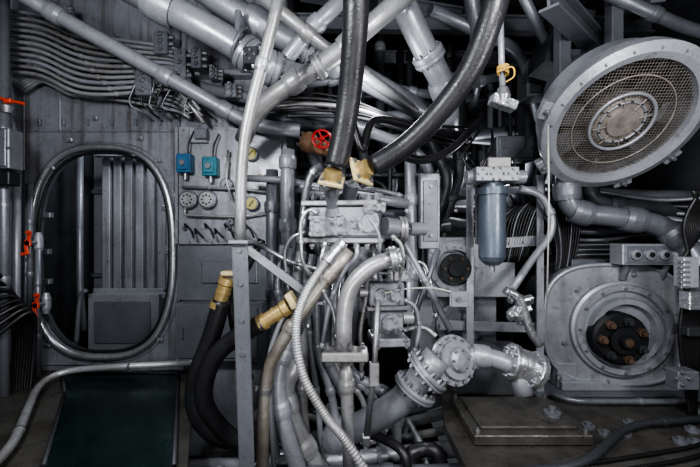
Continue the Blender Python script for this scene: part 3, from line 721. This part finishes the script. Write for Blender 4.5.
b=B('junction_box'); c=P(512,150,3.2); b.box(c,(.34,.15,.22),'paint_mid'); b.box(c-V((0,.08,0)),(.3,.02,.18),'paint_mid'); b.bolts(c-V((0,.09,0)),(0,-1,0),.12,4,.012); b.done()
b=B('relay_box'); c=P(545,82,3.4); b.box(c,(.45,.2,.35),'paint_mid'); b.box(c-V((0,.11,0)),(.4,.02,.3),'paint_dark'); b.done()
pipe('roof_pipe',[(430,10,2.9),(520,50,3.3),(540,120,3.6)],6,'paint_mid',collars=(.4,))
pipe('roof_pipe',[(520,-10,2.7),(560,70,3.2),(590,130,3.8)],5,'paint_mid',collars=(.4,))
pipe('roof_pipe',[(600,-10,2.6),(690,30,2.7),(740,40,2.7)],6,'paint_mid',collars=(.4,))
pipe('roof_pipe',[(470,-12,2.8),(480,60,3.3),(470,110,3.8)],8,'paint_mid',collars=(.5,))
# ================================================================ FLOOR ITEMS RIGHT
b=B('deck_hatch_cover'); b.box(V((1.08,2.3,.035)),(.7,.5,.06),'floor_dark'); b.box(V((1.08,2.3,.075)),(.58,.38,.02),'floor_dark'); b.lathe(V((1.3,2.25,.085)),(0,0,1),[(0,.05),(.02,.05),(.02,.02),(.05,.02)],'paint_mid'); 
for i in(-1,1):
    for j in(-1,1): b.nut(V((1.08+i*.32,2.3+j*.22,.065)),(0,0,1),.015)
b.done()
b=B('deck_box'); b.box(V((1.1,2.85,.15)),(.55,.3,.3),'paint_mid'); b.box(V((1.1,2.85,.31)),(.6,.35,.03),'paint_mid'); b.done()
b=B('gearbox_casing'); b.box(V((.95,3.35,.35)),(.7,.5,.7),'paint_light'); b.lathe(V((.95,3.1,.45)),(0,-1,0),[(0,.2),(.06,.2),(.06,.14),(.12,.12)],'paint_light',28); b.bolts(V((.95,3.04,.45)),(0,-1,0),.17,8,.015); b.box(V((.95,3.35,.72)),(.76,.56,.04),'paint_light'); b.done()
pipe('deck_pipe',[V((.75,1.75,.05)),V((1.2,1.8,.05)),V((1.75,2.2,.05)),V((2.9,2.35,.05))],.022,'paint_dark',bend=.2,collars=(.3,.6))
pipe('deck_pipe',[V((1.5,2.62,.05)),V((1.6,2.5,.05)),V((2.3,2.5,.05)),V((3.0,2.6,.05))],.02,'paint_mid',bend=.1,collars=(.4,))
b=B('deck_cable')
for k in range(4):
    addpipe(b,[V((.7,1.5+k*.1,.02)),V((1.1,1.6+k*.08,.02)),V((1.6+k*.1,1.7+.1*k,.02)),V((2.3,1.9+k*.07,.02)),V((3.0,1.8+k*.1,.02))],.011,'cable_black',hose=True,n=6)
b.done()
b=B('deck_fitting')
for k in range(14):
    x=U(.8,2.8); y=U(1.95,2.5); 
    if abs(x-1.08)<.45 and y>2: x+=.9
    b.lathe(V((x,y,0)),(0,0,1),[(0,.04),(.015,.04),(.015,.02),(.03,.02)],'paint_mid',12)
b.done()
# ================================================================ PIT PIPES
b=B('bilge_pipework')
for k in range(20):
    x=-.85+k*.075; y=1.95+random.random()*1.1; z=-.04-random.random()*.3
    x2=max(-.8,min(.5,x+U(-.5,.7))); y2=min(3.1,y+U(-.5,.4))
    pts=[V((x,y,-.8)),V((x,y,z)),V(((x+x2)/2,(y+y2)/2+.05,z-.03)),V((x2,y2,z-.05)),V((x2+.05,y2-.1,-.8))]
    addpipe(b,pts,random.choice([.022,.03,.045,.055]),random.choice(['paint_light','pipe_silver','paint_mid','rubber']),bend=.12,collars=(.3,.6),flanges=(.45,) if k%3==0 else ())
for k in range(6):
    addpipe(b,[V((-1.2,1.9+k*.24,-.15-.1*k)),V((-.2,2.0+k*.22,-.2-.07*k)),V((.85,1.9+k*.24,-.2))],.03+.012*(k%3),random.choice(['paint_mid','pipe_silver','paint_light']),collars=(.3,.7),bend=.3)
b.done()
# ================================================================ BACKGROUND PIPES on back wall
b=B('bulkhead_pipework')
for k in range(28):
    px=290+k*10; d=3.35+random.random()*.9
    py0=90+random.random()*60
    pts=[(px,py0-60,d),(px,py0+40+U(0,30),d),(px+U(-40,40),py0+70+U(0,40),d-.1),(px+U(-30,30),310+U(0,30),d-.1)]
    addpipe(b,pts,R(U(2,6),d),random.choice(['paint_mid','paint_dark','paint_light','paint_mid','paint_dark']),bend=.12,collars=(U(0,.5),U(.5,.9)))
for k in range(16):
    d=3.3+random.random()*.9; py=100+k*13
    pts=[(290,py,d),(350+U(-30,30),py+U(-8,8),d),(400+U(-30,30),py+U(-20,20),d),(470+U(-20,60),py+U(-15,15),d)]
    addpipe(b,pts,R(U(2,5.5),d),random.choice(['paint_mid','paint_dark','paint_mid']),bend=.1,collars=(.3,.7))
b.done()
for k in range(16):
    b=B('switch_box'); c=P(308+k*17,U(120,320),4.48); s=U(.15,.4)
    b.box(c,(s,.2,s*U(.6,1.4)),random.choice(['paint_mid','paint_dark'])); b.box(c-V((0,.11,0)),(s*.8,.02,s*.5),'paint_mid'); b.bolts(c-V((0,.12,0)),(0,-1,0),s*.35,4,.015); b.done()

# ================================================================ LIGHTS + CAMERA
def lamp(name,loc,e,r,col=(1,1,1)):
    l=bpy.data.lights.new(name,'POINT'); l.energy=e; l.shadow_soft_size=r; l.color=col
    o=bpy.data.objects.new(name,l); o.location=loc; bpy.context.collection.objects.link(o)
lamp('added_front_light',(.75,.35,2.35),150,.18,(.97,.97,1))  # unseen key and fill lamps added in front, not real fixtures
lamp('added_front_light',(-1.2,.5,2.2),165,.18,(.95,.965,1))
lamp('added_front_light',(1.8,.6,1.5),75,.2,(.99,.985,1))
lamp('added_front_light',(-.1,.3,.75),45,.2,(.99,.985,1))
lamp('compartment_fill',(-2.1,3.5,2.5),34,.1,(.92,.95,1))  # invented lamps that brighten the space behind the hatch
lamp('compartment_fill',(-1.3,3.55,1.2),8,.1,(.92,.95,1))
lamp('rear_fill',(.2,2.75,2.3),14,.15,(.95,.97,1))  # fills added to lift the dark centre and back, no lamps in the bilge
lamp('rear_fill',(1.75,3.8,1.9),14,.15,(.95,.97,1))
lamp('rear_fill',(0.1,2.9,.75),8,.1,(.95,.97,1))
wd=bpy.data.worlds.new('world'); bpy.context.scene.world=wd; wd.use_nodes=True
wd.node_tree.nodes['Background'].inputs[0].default_value=(.5,.55,.6,1); wd.node_tree.nodes['Background'].inputs[1].default_value=.1
cam=bpy.data.cameras.new('camera'); cam.lens=18; cam.sensor_width=36; cam.clip_start=.05
co=bpy.data.objects.new('camera',cam); co.location=(0,0,CH); co.rotation_euler=(math.radians(90),0,0)
bpy.context.collection.objects.link(co); bpy.context.scene.camera=co
try: bpy.context.scene.view_settings.look='AgX - High Contrast'; bpy.context.scene.view_settings.exposure=.1
except Exception as e: print(e)
